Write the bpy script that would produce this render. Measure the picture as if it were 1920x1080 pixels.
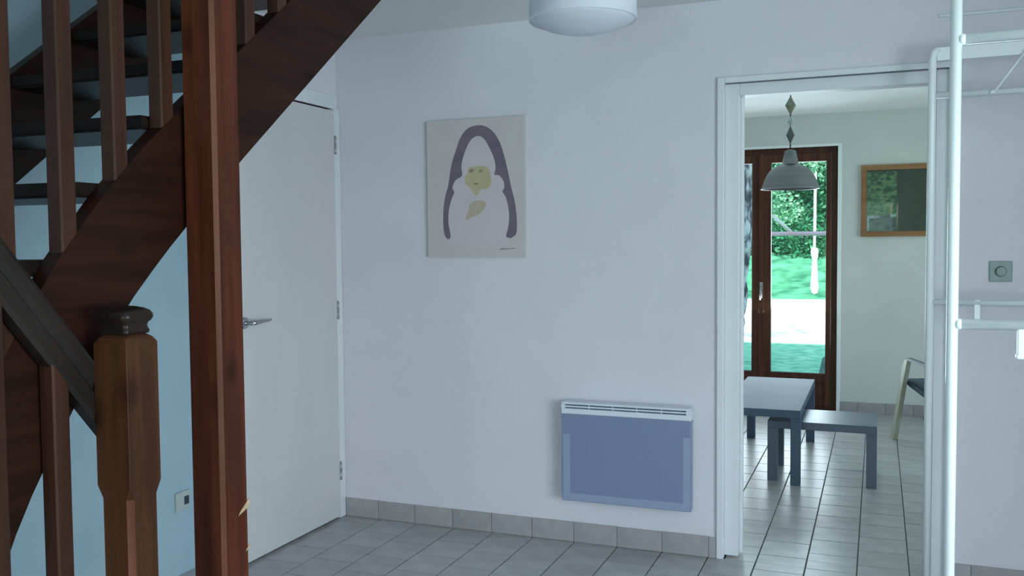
import bpy, bmesh, math, random
from mathutils import Vector, Matrix
random.seed(7)
R = math.radians
scn = bpy.context.scene
for o in list(bpy.data.objects):
    bpy.data.objects.remove(o)
C = scn.collection

# ------------------------------------------------------------------ camera
cam_d = bpy.data.cameras.new('camera')
cam_d.sensor_width = 36.0
cam_d.lens = 36.0 * 1728.7 / 1920.0
cam_d.clip_start = 0.05
cam_d.clip_end = 300
cam = bpy.data.objects.new('camera', cam_d)
C.objects.link(cam)
yw, pt, rl = R(21.684), R(2.7286), R(-0.4975)
fwd = Vector((-math.sin(yw)*math.cos(pt), math.cos(yw)*math.cos(pt), -math.sin(pt)))
r0 = Vector((math.cos(yw), math.sin(yw), 0)); u0 = r0.cross(fwd)
rv = math.cos(rl)*r0 + math.sin(rl)*u0
uv = -math.sin(rl)*r0 + math.cos(rl)*u0
m = Matrix((rv, uv, -fwd)).transposed().to_4x4()
m.translation = Vector((0, 0, 1.41))
cam.matrix_world = m
scn.camera = cam

# ------------------------------------------------------------------ world, sun, daylight through the windows
w = bpy.data.worlds.new('sky'); scn.world = w; w.use_nodes = True
nt = w.node_tree; nt.nodes.clear()
sky = nt.nodes.new('ShaderNodeTexSky'); sky.sky_type = 'NISHITA'
sky.sun_disc = False; sky.sun_elevation = R(45); sky.sun_rotation = R(165)
sky.air_density = 1.0; sky.dust_density = 1.5; sky.ozone_density = 1.0
bg = nt.nodes.new('ShaderNodeBackground'); bg.inputs[1].default_value = 0.25
wo = nt.nodes.new('ShaderNodeOutputWorld')
nt.links.new(sky.outputs[0], bg.inputs[0]); nt.links.new(bg.outputs[0], wo.inputs[0])

sd = bpy.data.lights.new('sun', 'SUN'); sd.energy = 3.2; sd.angle = R(0.6); sd.color = (1.0, 0.96, 0.9)
so = bpy.data.objects.new('sun', sd); C.objects.link(so)
so.rotation_euler = Vector((-0.26, 0.966, -1.0)).to_track_quat('-Z', 'Y').to_euler()

def area(name, loc, size, aim, power, col):
    d = bpy.data.lights.new(name, 'AREA'); d.shape = 'RECTANGLE'
    d.size, d.size_y = size; d.energy = power; d.color = col
    o = bpy.data.objects.new(name, d); C.objects.link(o); o.location = loc
    o.rotation_euler = Vector(aim).to_track_quat('-Z', 'Y').to_euler()
    return o
DAY = (0.74, 0.87, 1.0)
area('daylight_rear', (0.0, -2.62, 1.12), (2.8, 2.0), (-0.1, 1, -0.05), 13, DAY)
area('daylight_right', (3.17, 0.6, 1.12), (3.0, 2.0), (-1, 0.6, 0.0), 82, (0.76, 0.885, 1.0))
area('daylight_dining', (-0.93, 8.20, 1.15), (1.1, 1.9), (0, -1, 0.45), 24, (0.78, 0.92, 1.0))
area('daylight_dining_side', (2.46, 6.1, 1.3), (1.8, 1.6), (-1, 0, 0.45), 16, (0.78, 0.95, 1.0))

scn.view_settings.view_transform = 'Standard'
scn.view_settings.look = 'None'
scn.view_settings.exposure = 1.0
scn.view_settings.gamma = 1.0
scn.view_settings.use_curve_mapping = False

# ------------------------------------------------------------------ materials
def mat(name, col, rough=0.6, metal=0.0, col2=None, scale=(5, 5, 5), detail=4, bump=0.0,
        vary=0.0, spec=0.5, noise_scale=1.0, coat=0.0, ramp=(0.35, 0.65), coord='Object'):
    m_ = bpy.data.materials.new(name); m_.use_nodes = True
    t = m_.node_tree; b = t.nodes['Principled BSDF']
    b.inputs['Roughness'].default_value = rough
    b.inputs['Metallic'].default_value = metal
    b.inputs['Specular IOR Level'].default_value = spec
    b.inputs['Coat Weight'].default_value = coat
    b.inputs['Base Color'].default_value = (*col, 1)
    tc = t.nodes.new('ShaderNodeTexCoord'); mp = t.nodes.new('ShaderNodeMapping')
    mp.inputs['Scale'].default_value = scale
    t.links.new(tc.outputs[coord], mp.inputs[0])
    nz = t.nodes.new('ShaderNodeTexNoise'); nz.inputs['Scale'].default_value = noise_scale
    nz.inputs['Detail'].default_value = detail
    t.links.new(mp.outputs[0], nz.inputs['Vector'])
    src = None
    if col2 is not None:
        cr = t.nodes.new('ShaderNodeValToRGB')
        cr.color_ramp.elements[0].position = ramp[0]; cr.color_ramp.elements[1].position = ramp[1]
        cr.color_ramp.elements[0].color = (*col, 1); cr.color_ramp.elements[1].color = (*col2, 1)
        t.links.new(nz.outputs['Fac'], cr.inputs[0]); src = cr.outputs[0]
    if vary > 0:
        oi = t.nodes.new('ShaderNodeObjectInfo'); hs = t.nodes.new('ShaderNodeHueSaturation')
        mr = t.nodes.new('ShaderNodeMapRange')
        mr.inputs['To Min'].default_value = 1-vary; mr.inputs['To Max'].default_value = 1+vary
        t.links.new(oi.outputs['Random'], mr.inputs[0]); t.links.new(mr.outputs[0], hs.inputs['Value'])
        if src: t.links.new(src, hs.inputs['Color'])
        else: hs.inputs['Color'].default_value = (*col, 1)
        src = hs.outputs[0]
    if src: t.links.new(src, b.inputs['Base Color'])
    if bump > 0:
        bp = t.nodes.new('ShaderNodeBump'); bp.inputs['Strength'].default_value = bump
        bp.inputs['Distance'].default_value = 0.01
        t.links.new(nz.outputs['Fac'], bp.inputs['Height']); t.links.new(bp.outputs[0], b.inputs['Normal'])
    return m_

def wood(name, c1, c2, axis='Z', rough=0.42, coat=0.0, knots=True, spec=0.22):
    sc = {'Z': (28, 28, 1.6), 'Y': (28, 1.6, 28), 'X': (1.6, 28, 28)}[axis]
    m_ = mat(name, c1, rough, 0, c2, sc, 5, 0.12, coat=coat, spec=spec)
    if knots:
        t = m_.node_tree; b = t.nodes['Principled BSDF']
        tc = t.nodes.new('ShaderNodeTexCoord'); mp = t.nodes.new('ShaderNodeMapping')
        mp.inputs['Scale'].default_value = {'Z': (1, 1, .55), 'Y': (1, .55, 1), 'X': (.55, 1, 1)}[axis]
        vo = t.nodes.new('ShaderNodeTexVoronoi'); vo.inputs['Scale'].default_value = 7.0
        t.links.new(tc.outputs['Object'], mp.inputs[0]); t.links.new(mp.outputs[0], vo.inputs['Vector'])
        cr = t.nodes.new('ShaderNodeValToRGB'); cr.color_ramp.elements[0].position = 0.07
        cr.color_ramp.elements[1].position = 0.22
        cr.color_ramp.elements[0].color = (0.48, 0.44, 0.42, 1); cr.color_ramp.elements[1].color = (1, 1, 1, 1)
        t.links.new(vo.outputs['Distance'], cr.inputs[0])
        mx = t.nodes.new('ShaderNodeMix'); mx.data_type = 'RGBA'; mx.blend_type = 'MULTIPLY'
        mx.inputs[0].default_value = 1.0
        old = b.inputs['Base Color'].links[0].from_socket
        t.links.new(old, mx.inputs[6]); t.links.new(cr.outputs[0], mx.inputs[7])
        t.links.new(mx.outputs[2], b.inputs['Base Color'])
    return m_

M = {}
M['wall'] = mat('wall_paint', (0.71, 0.685, 0.735), 0.85, 0, (0.74, 0.715, 0.765), (3, 3, 3), 5, 0.05)
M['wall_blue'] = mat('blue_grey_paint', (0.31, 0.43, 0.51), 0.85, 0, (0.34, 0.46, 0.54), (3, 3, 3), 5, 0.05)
M['wall_dining'] = mat('dining_paint', (0.66, 0.68, 0.66), 0.85, 0, (0.69, 0.71, 0.69), (3, 3, 3), 5, 0.05)
M['ceil'] = mat('ceiling_paint', (0.77, 0.76, 0.76), 0.9, 0, (0.80, 0.79, 0.79), (2, 2, 2), 4)
M['trim'] = mat('trim_paint', (0.72, 0.74, 0.77), 0.45, 0, (0.75, 0.77, 0.80), (4, 4, 4))
M['door'] = mat('door_paint', (0.60, 0.585, 0.59), 0.5, 0, (0.63, 0.615, 0.62), (3, 3, 1))
M['grout'] = mat('grout', (0.10, 0.11, 0.11), 0.9, 0, (0.14, 0.15, 0.15), (20, 20, 20))
M['tile'] = mat('floor_tile', (0.38, 0.375, 0.38), 0.30, 0, (0.47, 0.46, 0.455), (9, 9, 9), 6, 0.06, vary=0.07, spec=0.32)
M['skirt'] = mat('skirting_tile', (0.34, 0.32, 0.33), 0.4, 0, (0.44, 0.41, 0.41), (9, 9, 9), 6, 0.05, vary=0.05)
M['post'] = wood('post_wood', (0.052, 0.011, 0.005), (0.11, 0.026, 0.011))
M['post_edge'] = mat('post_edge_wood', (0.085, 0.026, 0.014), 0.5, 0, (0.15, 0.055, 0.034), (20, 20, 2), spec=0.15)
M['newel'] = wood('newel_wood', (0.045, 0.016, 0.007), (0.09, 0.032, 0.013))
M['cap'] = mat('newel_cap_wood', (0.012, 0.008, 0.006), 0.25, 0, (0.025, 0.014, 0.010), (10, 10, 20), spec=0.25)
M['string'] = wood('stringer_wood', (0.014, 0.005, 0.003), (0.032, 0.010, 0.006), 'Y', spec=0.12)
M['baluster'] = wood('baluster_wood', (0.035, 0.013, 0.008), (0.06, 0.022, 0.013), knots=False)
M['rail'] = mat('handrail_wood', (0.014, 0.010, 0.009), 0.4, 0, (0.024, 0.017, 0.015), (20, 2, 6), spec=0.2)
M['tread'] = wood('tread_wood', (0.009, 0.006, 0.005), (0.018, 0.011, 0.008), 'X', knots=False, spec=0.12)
M['chip'] = mat('bare_wood', (0.45, 0.30, 0.18), 0.8, 0, (0.55, 0.40, 0.27), (40, 40, 40))
M['grey_metal'] = mat('brushed_aluminium', (0.27, 0.28, 0.28), 0.30, 1.0, (0.32, 0.33, 0.33), (1, 1, 40))
M['chrome'] = mat('door_chrome', (0.45, 0.46, 0.47), 0.25, 1.0)
M['hinge'] = mat('hinge_metal', (0.42, 0.44, 0.44), 0.4, 0.6)
M['white_metal'] = mat('white_enamel', (0.88, 0.93, 0.94), 0.3, 0, None, coat=0.3)
M['shade'] = mat('opal_plastic', (0.90, 0.91, 0.98), 0.5, 0, (0.92, 0.93, 0.99), (3, 3, 3))
M['heater_white'] = mat('heater_enamel', (0.74, 0.78, 0.86), 0.4)
M['heater_rim'] = mat('heater_rim_enamel', (0.30, 0.36, 0.50), 0.45)
M['dark'] = mat('dark_gap', (0.03, 0.04, 0.06), 0.8)
M['grille_shadow'] = mat('grille_dark', (0.10, 0.14, 0.22), 0.7)
M['canvas'] = mat('picture_paper', (0.60, 0.52, 0.53), 0.8, 0, (0.63, 0.56, 0.55), (6, 6, 6))
M['canvas_edge'] = mat('picture_edge', (0.62, 0.62, 0.64), 0.7)
M['mauve'] = mat('mauve_ink', (0.155, 0.125, 0.17), 0.8, 0, (0.19, 0.155, 0.195), (8, 8, 14))
M['robe'] = mat('robe_ink', (0.615, 0.53, 0.56), 0.8, 0, (0.645, 0.56, 0.59), (5, 5, 5))
M['skin_ink'] = mat('ochre_ink', (0.50, 0.42, 0.26), 0.8, 0, (0.54, 0.46, 0.31), (12, 12, 12))
M['skin_ink2'] = mat('ochre_ink_pale', (0.52, 0.43, 0.35), 0.8, 0, (0.50, 0.42, 0.32), (10, 10, 10))
M['line_ink'] = mat('brown_ink', (0.30, 0.24, 0.16), 0.8)
M['black_ink'] = mat('black_ink', (0.08, 0.08, 0.09), 0.8)
M['plate'] = mat('switch_plate', (0.28, 0.36, 0.34), 0.5, 0, (0.31, 0.39, 0.36), (20, 20, 20))
M['socket'] = mat('socket_plate', (0.40, 0.45, 0.43), 0.5)
M['knob_line'] = mat('knob_rim', (0.04, 0.08, 0.075), 0.6)
M['brown'] = wood('french_door_wood', (0.06, 0.021, 0.014), (0.115, 0.042, 0.024), knots=False)
M['table'] = mat('grey_lacquer', (0.085, 0.125, 0.185), 0.6, 0, (0.105, 0.15, 0.21), (3, 3, 3), spec=0.22)
M['bench'] = mat('grey_lacquer_bench', (0.10, 0.13, 0.18), 0.38, 0, (0.13, 0.16, 0.21), (3, 3, 3))
M['birch'] = wood('birch', (0.42, 0.42, 0.32), (0.50, 0.50, 0.38), knots=False, coat=0.05)
M['arm'] = mat('arm_dark', (0.14, 0.20, 0.20), 0.5)
M['cushion'] = mat('dark_cushion', (0.03, 0.06, 0.08), 0.9, 0, (0.05, 0.085, 0.105), (60, 60, 60), bump=0.2)
M['oak'] = wood('picture_frame_oak', (0.26, 0.13, 0.06), (0.36, 0.19, 0.09), 'X', knots=False)
M['bead_wood'] = mat('bead_brown', (0.20, 0.21, 0.15), 0.4, 0, (0.26, 0.27, 0.19), (20, 20, 20))
M['bead_dark'] = mat('bead_dark', (0.10, 0.12, 0.11), 0.4)
M['bead_light'] = mat('bead_pale', (0.45, 0.52, 0.50), 0.3)
M['lawn'] = mat('pale_dry_ground', (0.75, 0.75, 0.62), 0.95, 0, (0.85, 0.85, 0.75), (0.8, 0.8, 0.8), bump=0.2)
M['grass'] = mat('grass', (0.14, 0.52, 0.28), 0.9, 0, (0.36, 0.80, 0.50), (6, 6, 6), 8, 0.6)
M['bank'] = mat('bank_grass', (0.02, 0.16, 0.08), 0.9, 0, (0.10, 0.40, 0.22), (2.2, 2.2, 5), 8, 0.8)
M['leaf_dark'] = mat('hedge_leaf', (0.006, 0.075, 0.035), 0.6, 0, (0.035, 0.22, 0.10), (2, 2, 2), 6)
M['leaf_pale'] = mat('pale_leaf', (0.16, 0.45, 0.25), 0.6, 0, (0.35, 0.65, 0.42), (6, 6, 6), 4)
M['hedge_core'] = mat('hedge_core', (0.005, 0.06, 0.028), 0.9, 0, (0.02, 0.12, 0.06), (3, 3, 3), 6)
M['bark'] = mat('bark', (0.06, 0.06, 0.08), 0.95, 0, (0.55, 0.55, 0.60), (9, 9, 5), 8, 1.0, ramp=(0.45, 0.6))
M['pink'] = mat('faded_red_paint', (0.80, 0.50, 0.57), 0.5, 0, (0.88, 0.62, 0.68), (3, 3, 3))
M['rope'] = mat('pale_rope', (0.75, 0.78, 0.70), 0.9, 0, (0.85, 0.88, 0.8), (60, 60, 60), bump=0.3)
M['rock'] = mat('grey_stone', (0.10, 0.17, 0.16), 0.9, 0, (0.2, 0.3, 0.28), (9, 9, 9), 6, 0.8)
M['render'] = mat('outside_render', (0.6, 0.58, 0.52), 0.9, 0, (0.65, 0.62, 0.56), (3, 3, 3))

# clear window glass
g = bpy.data.materials.new('window_glass'); g.use_nodes = True
t = g.node_tree; t.nodes.clear()
tr = t.nodes.new('ShaderNodeBsdfTransparent'); gl = t.nodes.new('ShaderNodeBsdfGlossy')
gl.inputs['Roughness'].default_value = 0.02
tr.inputs[0].default_value = (0.93, 0.98, 0.96, 1)
mx = t.nodes.new('ShaderNodeMixShader'); fr = t.nodes.new('ShaderNodeFresnel'); fr.inputs[0].default_value = 1.25
ou = t.nodes.new('ShaderNodeOutputMaterial')
t.links.new(fr.outputs[0], mx.inputs[0]); t.links.new(tr.outputs[0], mx.inputs[1]); t.links.new(gl.outputs[0], mx.inputs[2])
t.links.new(mx.outputs[0], ou.inputs[0]); M['glass'] = g

t = M['shade'].node_tree; b = t.nodes['Principled BSDF']
trn = t.nodes.new('ShaderNodeBsdfTranslucent'); trn.inputs[0].default_value = (0.97, 0.96, 1.0, 1)
mx = t.nodes.new('ShaderNodeMixShader'); mx.inputs[0].default_value = 0.55
ou = [n for n in t.nodes if n.type == 'OUTPUT_MATERIAL'][0]
t.links.new(b.outputs[0], mx.inputs[1]); t.links.new(trn.outputs[0], mx.inputs[2]); t.links.new(mx.outputs[0], ou.inputs[0])

t = M['grey_metal'].node_tree; b = t.nodes['Principled BSDF']
tg = t.nodes.new('ShaderNodeTangent'); tg.direction_type = 'RADIAL'; tg.axis = 'Z'
b.inputs['Anisotropic'].default_value = 0.9; t.links.new(tg.outputs[0], b.inputs['Tangent'])
# perforated heater panel: fine dot pattern
pm = mat('perforated_panel', (0.20, 0.25, 0.38), 0.5)
t = pm.node_tree; b = t.nodes['Principled BSDF']
tc = t.nodes.new('ShaderNodeTexCoord'); mp = t.nodes.new('ShaderNodeMapping')
mp.inputs['Scale'].default_value = (170, 170, 170); mp.inputs['Rotation'].default_value = (0, R(45), 0)
vo = t.nodes.new('ShaderNodeTexVoronoi'); vo.inputs['Randomness'].default_value = 0.0; vo.inputs['Scale'].default_value = 1.0
t.links.new(tc.outputs['Object'], mp.inputs[0]); t.links.new(mp.outputs[0], vo.inputs['Vector'])
cr = t.nodes.new('ShaderNodeValToRGB'); cr.color_ramp.elements[0].position = 0.30; cr.color_ramp.elements[1].position = 0.42
cr.color_ramp.elements[0].color = (0.09, 0.12, 0.21, 1); cr.color_ramp.elements[1].color = (0.245, 0.30, 0.45, 1)
t.links.new(vo.outputs['Distance'], cr.inputs[0]); t.links.new(cr.outputs[0], b.inputs['Base Color'])
M['perf'] = pm

# garden reflection of the oak frame's glass, painted as flat colour
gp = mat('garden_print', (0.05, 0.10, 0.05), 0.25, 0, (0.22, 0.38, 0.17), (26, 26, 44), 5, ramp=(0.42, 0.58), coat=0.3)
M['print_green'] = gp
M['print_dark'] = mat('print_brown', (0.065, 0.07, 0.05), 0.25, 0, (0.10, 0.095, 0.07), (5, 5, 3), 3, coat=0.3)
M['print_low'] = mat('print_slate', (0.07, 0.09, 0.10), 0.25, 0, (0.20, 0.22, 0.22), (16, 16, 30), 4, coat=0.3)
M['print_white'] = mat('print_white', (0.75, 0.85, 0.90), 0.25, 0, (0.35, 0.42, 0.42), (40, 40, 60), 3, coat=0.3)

# ------------------------------------------------------------------ helpers
def link(name, bm, material, parent=None, smooth=False, loc=None):
    bmesh.ops.recalc_face_normals(bm, faces=bm.faces)
    me = bpy.data.meshes.new(name); bm.to_mesh(me); bm.free()
    if smooth:
        for p in me.polygons: p.use_smooth = True
    if isinstance(material, (list, tuple)):
        for x in material: me.materials.append(x)
    else: me.materials.append(material)
    o = bpy.data.objects.new(name, me); C.objects.link(o)
    if parent: o.parent = parent
    if loc: o.location = loc
    return o
def tag(o, label=None, cat=None, group=None, kind=None):
    if label: o['label'] = label
    if cat: o['category'] = cat
    if group: o['group'] = group
    if kind: o['kind'] = kind
    return o
def thing(name, label, cat, loc=(0, 0, 0), rz=0, group=None):
    o = bpy.data.objects.new(name, None); C.objects.link(o); o.location = loc; o.rotation_euler = (0, 0, rz)
    o.empty_display_size = 0.1
    return tag(o, label, cat, group)
def box(bm, lo, hi, mi=0, bev=0):
    vs = [bm.verts.new((x, y, z)) for z in (lo[2], hi[2]) for y in (lo[1], hi[1]) for x in (lo[0], hi[0])]
    fs = [(0, 2, 3, 1), (4, 5, 7, 6), (0, 1, 5, 4), (2, 6, 7, 3), (0, 4, 6, 2), (1, 3, 7, 5)]
    out = [bm.faces.new([vs[i] for i in f]) for f in fs]
    for f in out: f.material_index = mi
    if bev:
        ed = list({e for f in out for e in f.edges})
        bmesh.ops.bevel(bm, geom=ed, offset=bev, segments=2, affect='EDGES', profile=0.5)
    return bm
def B(name, lo, hi, material, parent=None, bev=0, off=None):
    bm = bmesh.new()
    if off: lo = [a-b_ for a, b_ in zip(lo, off)]; hi = [a-b_ for a, b_ in zip(hi, off)]
    box(bm, lo, hi, 0, bev); return link(name, bm, material, parent)
def tube(bm, pts, r, n=12, mi=0, caps=True):
    pts = [Vector(p) for p in pts]; rings = []
    rr = r if isinstance(r, (list, tuple)) else [r]*len(pts)
    prev = None
    for i, p in enumerate(pts):
        d = (pts[min(i+1, len(pts)-1)]-pts[max(i-1, 0)]).normalized()
        if prev is None:
            a = d.orthogonal().normalized()
        else:
            a = (prev - d*prev.dot(d)).normalized()
        prev = a; b_ = d.cross(a)
        rings.append([bm.verts.new(p+rr[i]*(math.cos(2*math.pi*k/n)*a+math.sin(2*math.pi*k/n)*b_)) for k in range(n)])
    for i in range(len(rings)-1):
        for k in range(n):
            f = bm.faces.new((rings[i][k], rings[i][(k+1) % n], rings[i+1][(k+1) % n], rings[i+1][k])); f.material_index = mi; f.smooth = True
    if caps:
        bm.faces.new(rings[0][::-1]); bm.faces.new(rings[-1])
def lathe(bm, prof, c=(0, 0), n=32, closed=False):
    rings = []
    for r, z in prof:
        if r < 1e-6: rings.append([bm.verts.new((c[0], c[1], z))])
        else: rings.append([bm.verts.new((c[0]+r*math.cos(2*math.pi*k/n), c[1]+r*math.sin(2*math.pi*k/n), z)) for k in range(n)])
    for a, b_ in zip(rings, rings[1:]):
        for k in range(n):
            k2 = (k+1) % n
            if len(a) == 1: vs = (a[0], b_[k2], b_[k])
            elif len(b_) == 1: vs = (a[k], a[k2], b_[0])
            else: vs = (a[k], a[k2], b_[k2], b_[k])
            f = bm.faces.new(vs); f.smooth = True
def prism(bm, poly, axis, a, b_, mi=0):
    """poly of 2D points extruded along axis between a and b_"""
    def P(p, t):
        return {'X': (t, p[0], p[1]), 'Y': (p[0], t, p[1]), 'Z': (p[0], p[1], t)}[axis]
    v1 = [bm.verts.new(P(p, a)) for p in poly]; v2 = [bm.verts.new(P(p, b_)) for p in poly]
    bm.faces.new(v1).material_index = mi; bm.faces.new(v2[::-1]).material_index = mi
    n = len(poly)
    for i in range(n):
        bm.faces.new((v1[i], v1[(i+1) % n], v2[(i+1) % n], v2[i])).material_index = mi
def struct(o): o['kind'] = 'structure'; return o

CE = 2.46      # ceiling height
WB = 4.11      # picture wall
WT = 0.10      # its thickness
WF = 8.04      # garden wall

# ------------------------------------------------------------------ walls and ceilings
def multi(name, boxes, material):
    bm = bmesh.new()
    for lo, hi in boxes: box(bm, lo, hi)
    return struct(link(name, bm, material))
DL, DR_, DT = -0.635, 0.275, 2.10          # doorway hole in the picture wall
multi('wall_back', [((-2.60, WB, 0), (DL, WB+WT, CE)), ((DR_, WB, 0), (3.2, WB+WT, CE)), ((DL, WB, DT), (DR_, WB+WT, CE))], M['wall'])
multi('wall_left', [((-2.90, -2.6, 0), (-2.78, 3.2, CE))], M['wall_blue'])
# block that holds the white door beside the corner
multi('wall_closet', [((-2.90, 3.2, 0), (-2.60, 3.245, CE)), ((-2.90, 3.245, 2.105), (-2.60, WB+WT, CE)), ((-2.90, 3.245, 0), (-2.63, WB+WT, 2.105))], M['wall'])
multi('wall_front', [((-2.90, -2.72, 0), (-1.45, -2.6, CE)), ((1.45, -2.72, 0), (3.32, -2.6, CE)), ((-1.45, -2.72, 2.15), (1.45, -2.6, CE))], M['wall'])
multi('wall_right', [((3.2, -2.6, 0), (3.32, -0.95, CE)), ((3.2, 2.15, 0), (3.32, WB+WT, CE)), ((3.2, -0.95, 2.15), (3.32, 2.15, CE)), ((3.2, -0.95, 0), (3.32, 2.15, 0.1))], M['wall'])
multi('wall_partition', [((1.60, 2.32, 0), (3.2, 2.42, CE))], M['wall'])  # added wall stub out of view, blocks window light from the right-hand wall
multi('wall_dining_left', [((-3.12, WB+WT, 0), (-3.0, WF+0.25, CE)), ((-3.12, WB, 0), (-2.9, WB+WT, CE))], M['wall_dining'])
multi('wall_dining_right', [((2.4, WB+WT, 0), (2.52, 5.1, CE)), ((2.4, 7.1, 0), (2.52, WF, CE)), ((2.4, 5.1, 0), (2.52, 7.1, 0.5)), ((2.4, 5.1, 2.15), (2.52, 7.1, CE))], M['wall_dining'])
FD0, FD1, FDT = -1.53, -0.315, 2.19       # french door hole
multi('wall_garden', [((-3.0, WF, 0), (FD0, WF+0.25, CE)), ((FD1, WF, 0), (2.52, WF+0.25, CE)), ((FD0, WF, FDT), (FD1, WF+0.25, CE))], M['wall_dining'])
# stair opening in the ceiling
OX0, OX1, OY0, OY1 = -2.78, -1.676, 1.0, 3.24
multi('ceiling', [((-2.90, -2.72, CE), (OX1, OY0, CE+.2)), ((-2.90, OY1, CE), (OX1, WB+WT, CE+.2)), ((OX1, -2.72, CE), (3.32, WB+WT, CE+.2)),
                  ((-3.12, WB+WT, CE), (3.32, WF+.25, CE+.2))], M['ceil'])
multi('wall_stairwell', [((-2.90, OY0, CE), (-2.78, OY1, 4.9)), ((-2.90, OY0-.12, CE+.2), (OX1+.12, OY0, 4.9)), ((-2.90, OY1, CE+.2), (OX1+.12, OY1+.12, 4.9)),
                         ((OX1, OY0, CE+.2), (OX1+.12, OY1, 4.9)), ((-2.90, OY0-.12, 4.9), (OX1+.12, OY1+.12, 5.0))], M['wall'])
# upper storey of the house: it throws the shade on the near lawn
multi('wall_upper_storey', [((-3.12, WF+.15, CE+.2), (4.5, WF+.25, 6.2)), ((-3.12, -2.7, CE+.2), (4.5, -2.6, 6.2)), ((-3.12, -2.6, CE+.2), (-3.02, WF+.15, 6.2)),
                            ((4.4, -2.6, CE+.2), (4.5, WF+.15, 6.2)), ((-3.12, -2.7, 6.2), (4.5, WF+.25, 6.3)), ((3.32, -2.72, CE+.2), (4.5, WF+.25, CE+.3))], M['render'])

# ------------------------------------------------------------------ floor: concrete bed with tiles laid in it
fl = struct(B('floor', (-3.12, -2.72, -0.12), (3.32, WF+.25, -0.004), M['grout']))
S = 0.2085; GAP = 0.0028
regions = [(-2.78, 3.2, -2.6, WB), (-3.0, 2.4, WB+WT, WF), (DL+.012, DR_-.012, WB, WB+WT), (FD0, FD1, WF, WF+.16)]
def tile_bm(bm, x0, x1, y0, y1, z1=0.0):
    c = 0.0012
    lo = [bm.verts.new(p) for p in ((x0, y0, -0.004), (x1, y0, -0.004), (x1, y1, -0.004), (x0, y1, -0.004))]
    mi = [bm.verts.new(p) for p in ((x0, y0, z1-c), (x1, y0, z1-c), (x1, y1, z1-c), (x0, y1, z1-c))]
    hi = [bm.verts.new(p) for p in ((x0+c, y0+c, z1), (x1-c, y0+c, z1), (x1-c, y1-c, z1), (x0+c, y1-c, z1))]
    for k in range(4):
        j = (k+1) % 4
        bm.faces.new((lo[k], lo[j], mi[j], mi[k])); bm.faces.new((mi[k], mi[j], hi[j], hi[k]))
    bm.faces.new(hi)
bmf = bmesh.new(); tile_bm(bmf, -S/2+GAP, S/2-GAP, -S/2+GAP, S/2-GAP)
tmp = link('tile', bmf, M['tile'], fl); tile_me = tmp.data; bpy.data.objects.remove(tmp)
rest = bmesh.new(); nt_ = 0
for i in range(-14, 18):
    xa = -0.282+S*(i-0); xb = xa+S
    off = 4.230 if i % 2 else 4.318
    for j in range(-34, 20):
        ya = off+S*j; yb = ya+S
        for (rx0, rx1, ry0, ry1) in regions:
            x0, x1, y0, y1 = max(xa, rx0), min(xb, rx1), max(ya, ry0), min(yb, ry1)
            if x1-x0 < 0.008 or y1-y0 < 0.008: continue
            x0 += GAP if x0 == xa else 0; x1 -= GAP if x1 == xb else 0
            y0 += GAP if y0 == ya else 0; y1 -= GAP if y1 == yb else 0
            # single pieces where the photograph shows them
            vis = (-2.8 < x0 < 0.75 and 3.0 < y0 < WB+WT) or (-1.15 < x0 < 0.62 and y0 >= WB+WT)
            if vis:
                dz = random.uniform(-0.0004, 0.0004)
                full = abs((x1-x0)-(S-2*GAP)) < 1e-6 and abs((y1-y0)-(S-2*GAP)) < 1e-6
                if full:
                    o = bpy.data.objects.new('tile', tile_me); C.objects.link(o); o.parent = fl
                    o.location = ((x0+x1)/2, (y0+y1)/2, dz)
                else:
                    bm = bmesh.new(); cx, cy = (x0+x1)/2, (y0+y1)/2
                    tile_bm(bm, x0-cx, x1-cx, y0-cy, y1-cy); o = link('tile', bm, M['tile'], fl, loc=(cx, cy, dz))
                nt_ += 1
            else: tile_bm(rest, x0, x1, y0, y1)
tag(link('tile_field', rest, M['tile'], fl), kind='stuff')
print('single floor tiles', nt_)

# tiled skirting
def skirting(name, x0, x1, y, h, first):
    root = struct(B(name, (x0, y-0.002, 0.002), (x1, y, h-0.003), M['trim']))
    x = first
    edges = [x0]
    while x < x1-0.01:
        if x > x0+0.01: edges.append(x)
        x += 0.2110
    edges.append(x1)
    for a, b_ in zip(edges, edges[1:]):
        cx = (a+b_)/2; hw = (b_-a)/2-0.0014
        bm = bmesh.new(); box(bm, (-hw, -0.0045, 0), (hw, 0.0045, h-0.001+random.uniform(-.001, .001)), 0, 0.0012)
        link('tile', bm, M['skirt'], root, loc=(cx, y-0.0068+random.uniform(-.0006, .0006), 0.001))
skirting('baseboard_back', -2.574, -0.662, WB, 0.094, -2.382)
skirting('baseboard_back_right', 0.285, 3.19, WB, 0.094, 0.36)
skirting('baseboard_garden', -0.286, 2.39, WF, 0.088, -0.15)

# ------------------------------------------------------------------ doorway trim (painted)
bm = bmesh.new()
box(bm, (-0.660, WB-0.016, 0), (-0.629, WB+0.02, DT+0.025), 0, 0.004)
box(bm, (0.269, WB-0.016, 0), (0.298, WB+0.02, DT+0.025), 0, 0.004)
box(bm, (-0.629, WB-0.016, DT), (0.269, WB+0.02, DT+0.025), 0, 0.004)
struct(link('trim_1', bm, M['trim']))
bm = bmesh.new()
box(bm, (-0.634, WB+0.022, 0.010), (-0.570, WB+WT+0.012, 2.099), 0, 0.003)
box(bm, (0.212, WB+0.022, 0.010), (0.274, WB+WT+0.012, 2.099), 0, 0.003)
box(bm, (-0.570, WB+0.022, 2.048), (0.212, WB+WT+0.012, 2.099), 0, 0.003)
box(bm, (-0.570, WB+0.075, 0.010), (-0.558, WB+WT+0.012, 2.048), 0, 0.002)
struct(link('trim_2', bm, M['trim']))
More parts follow.
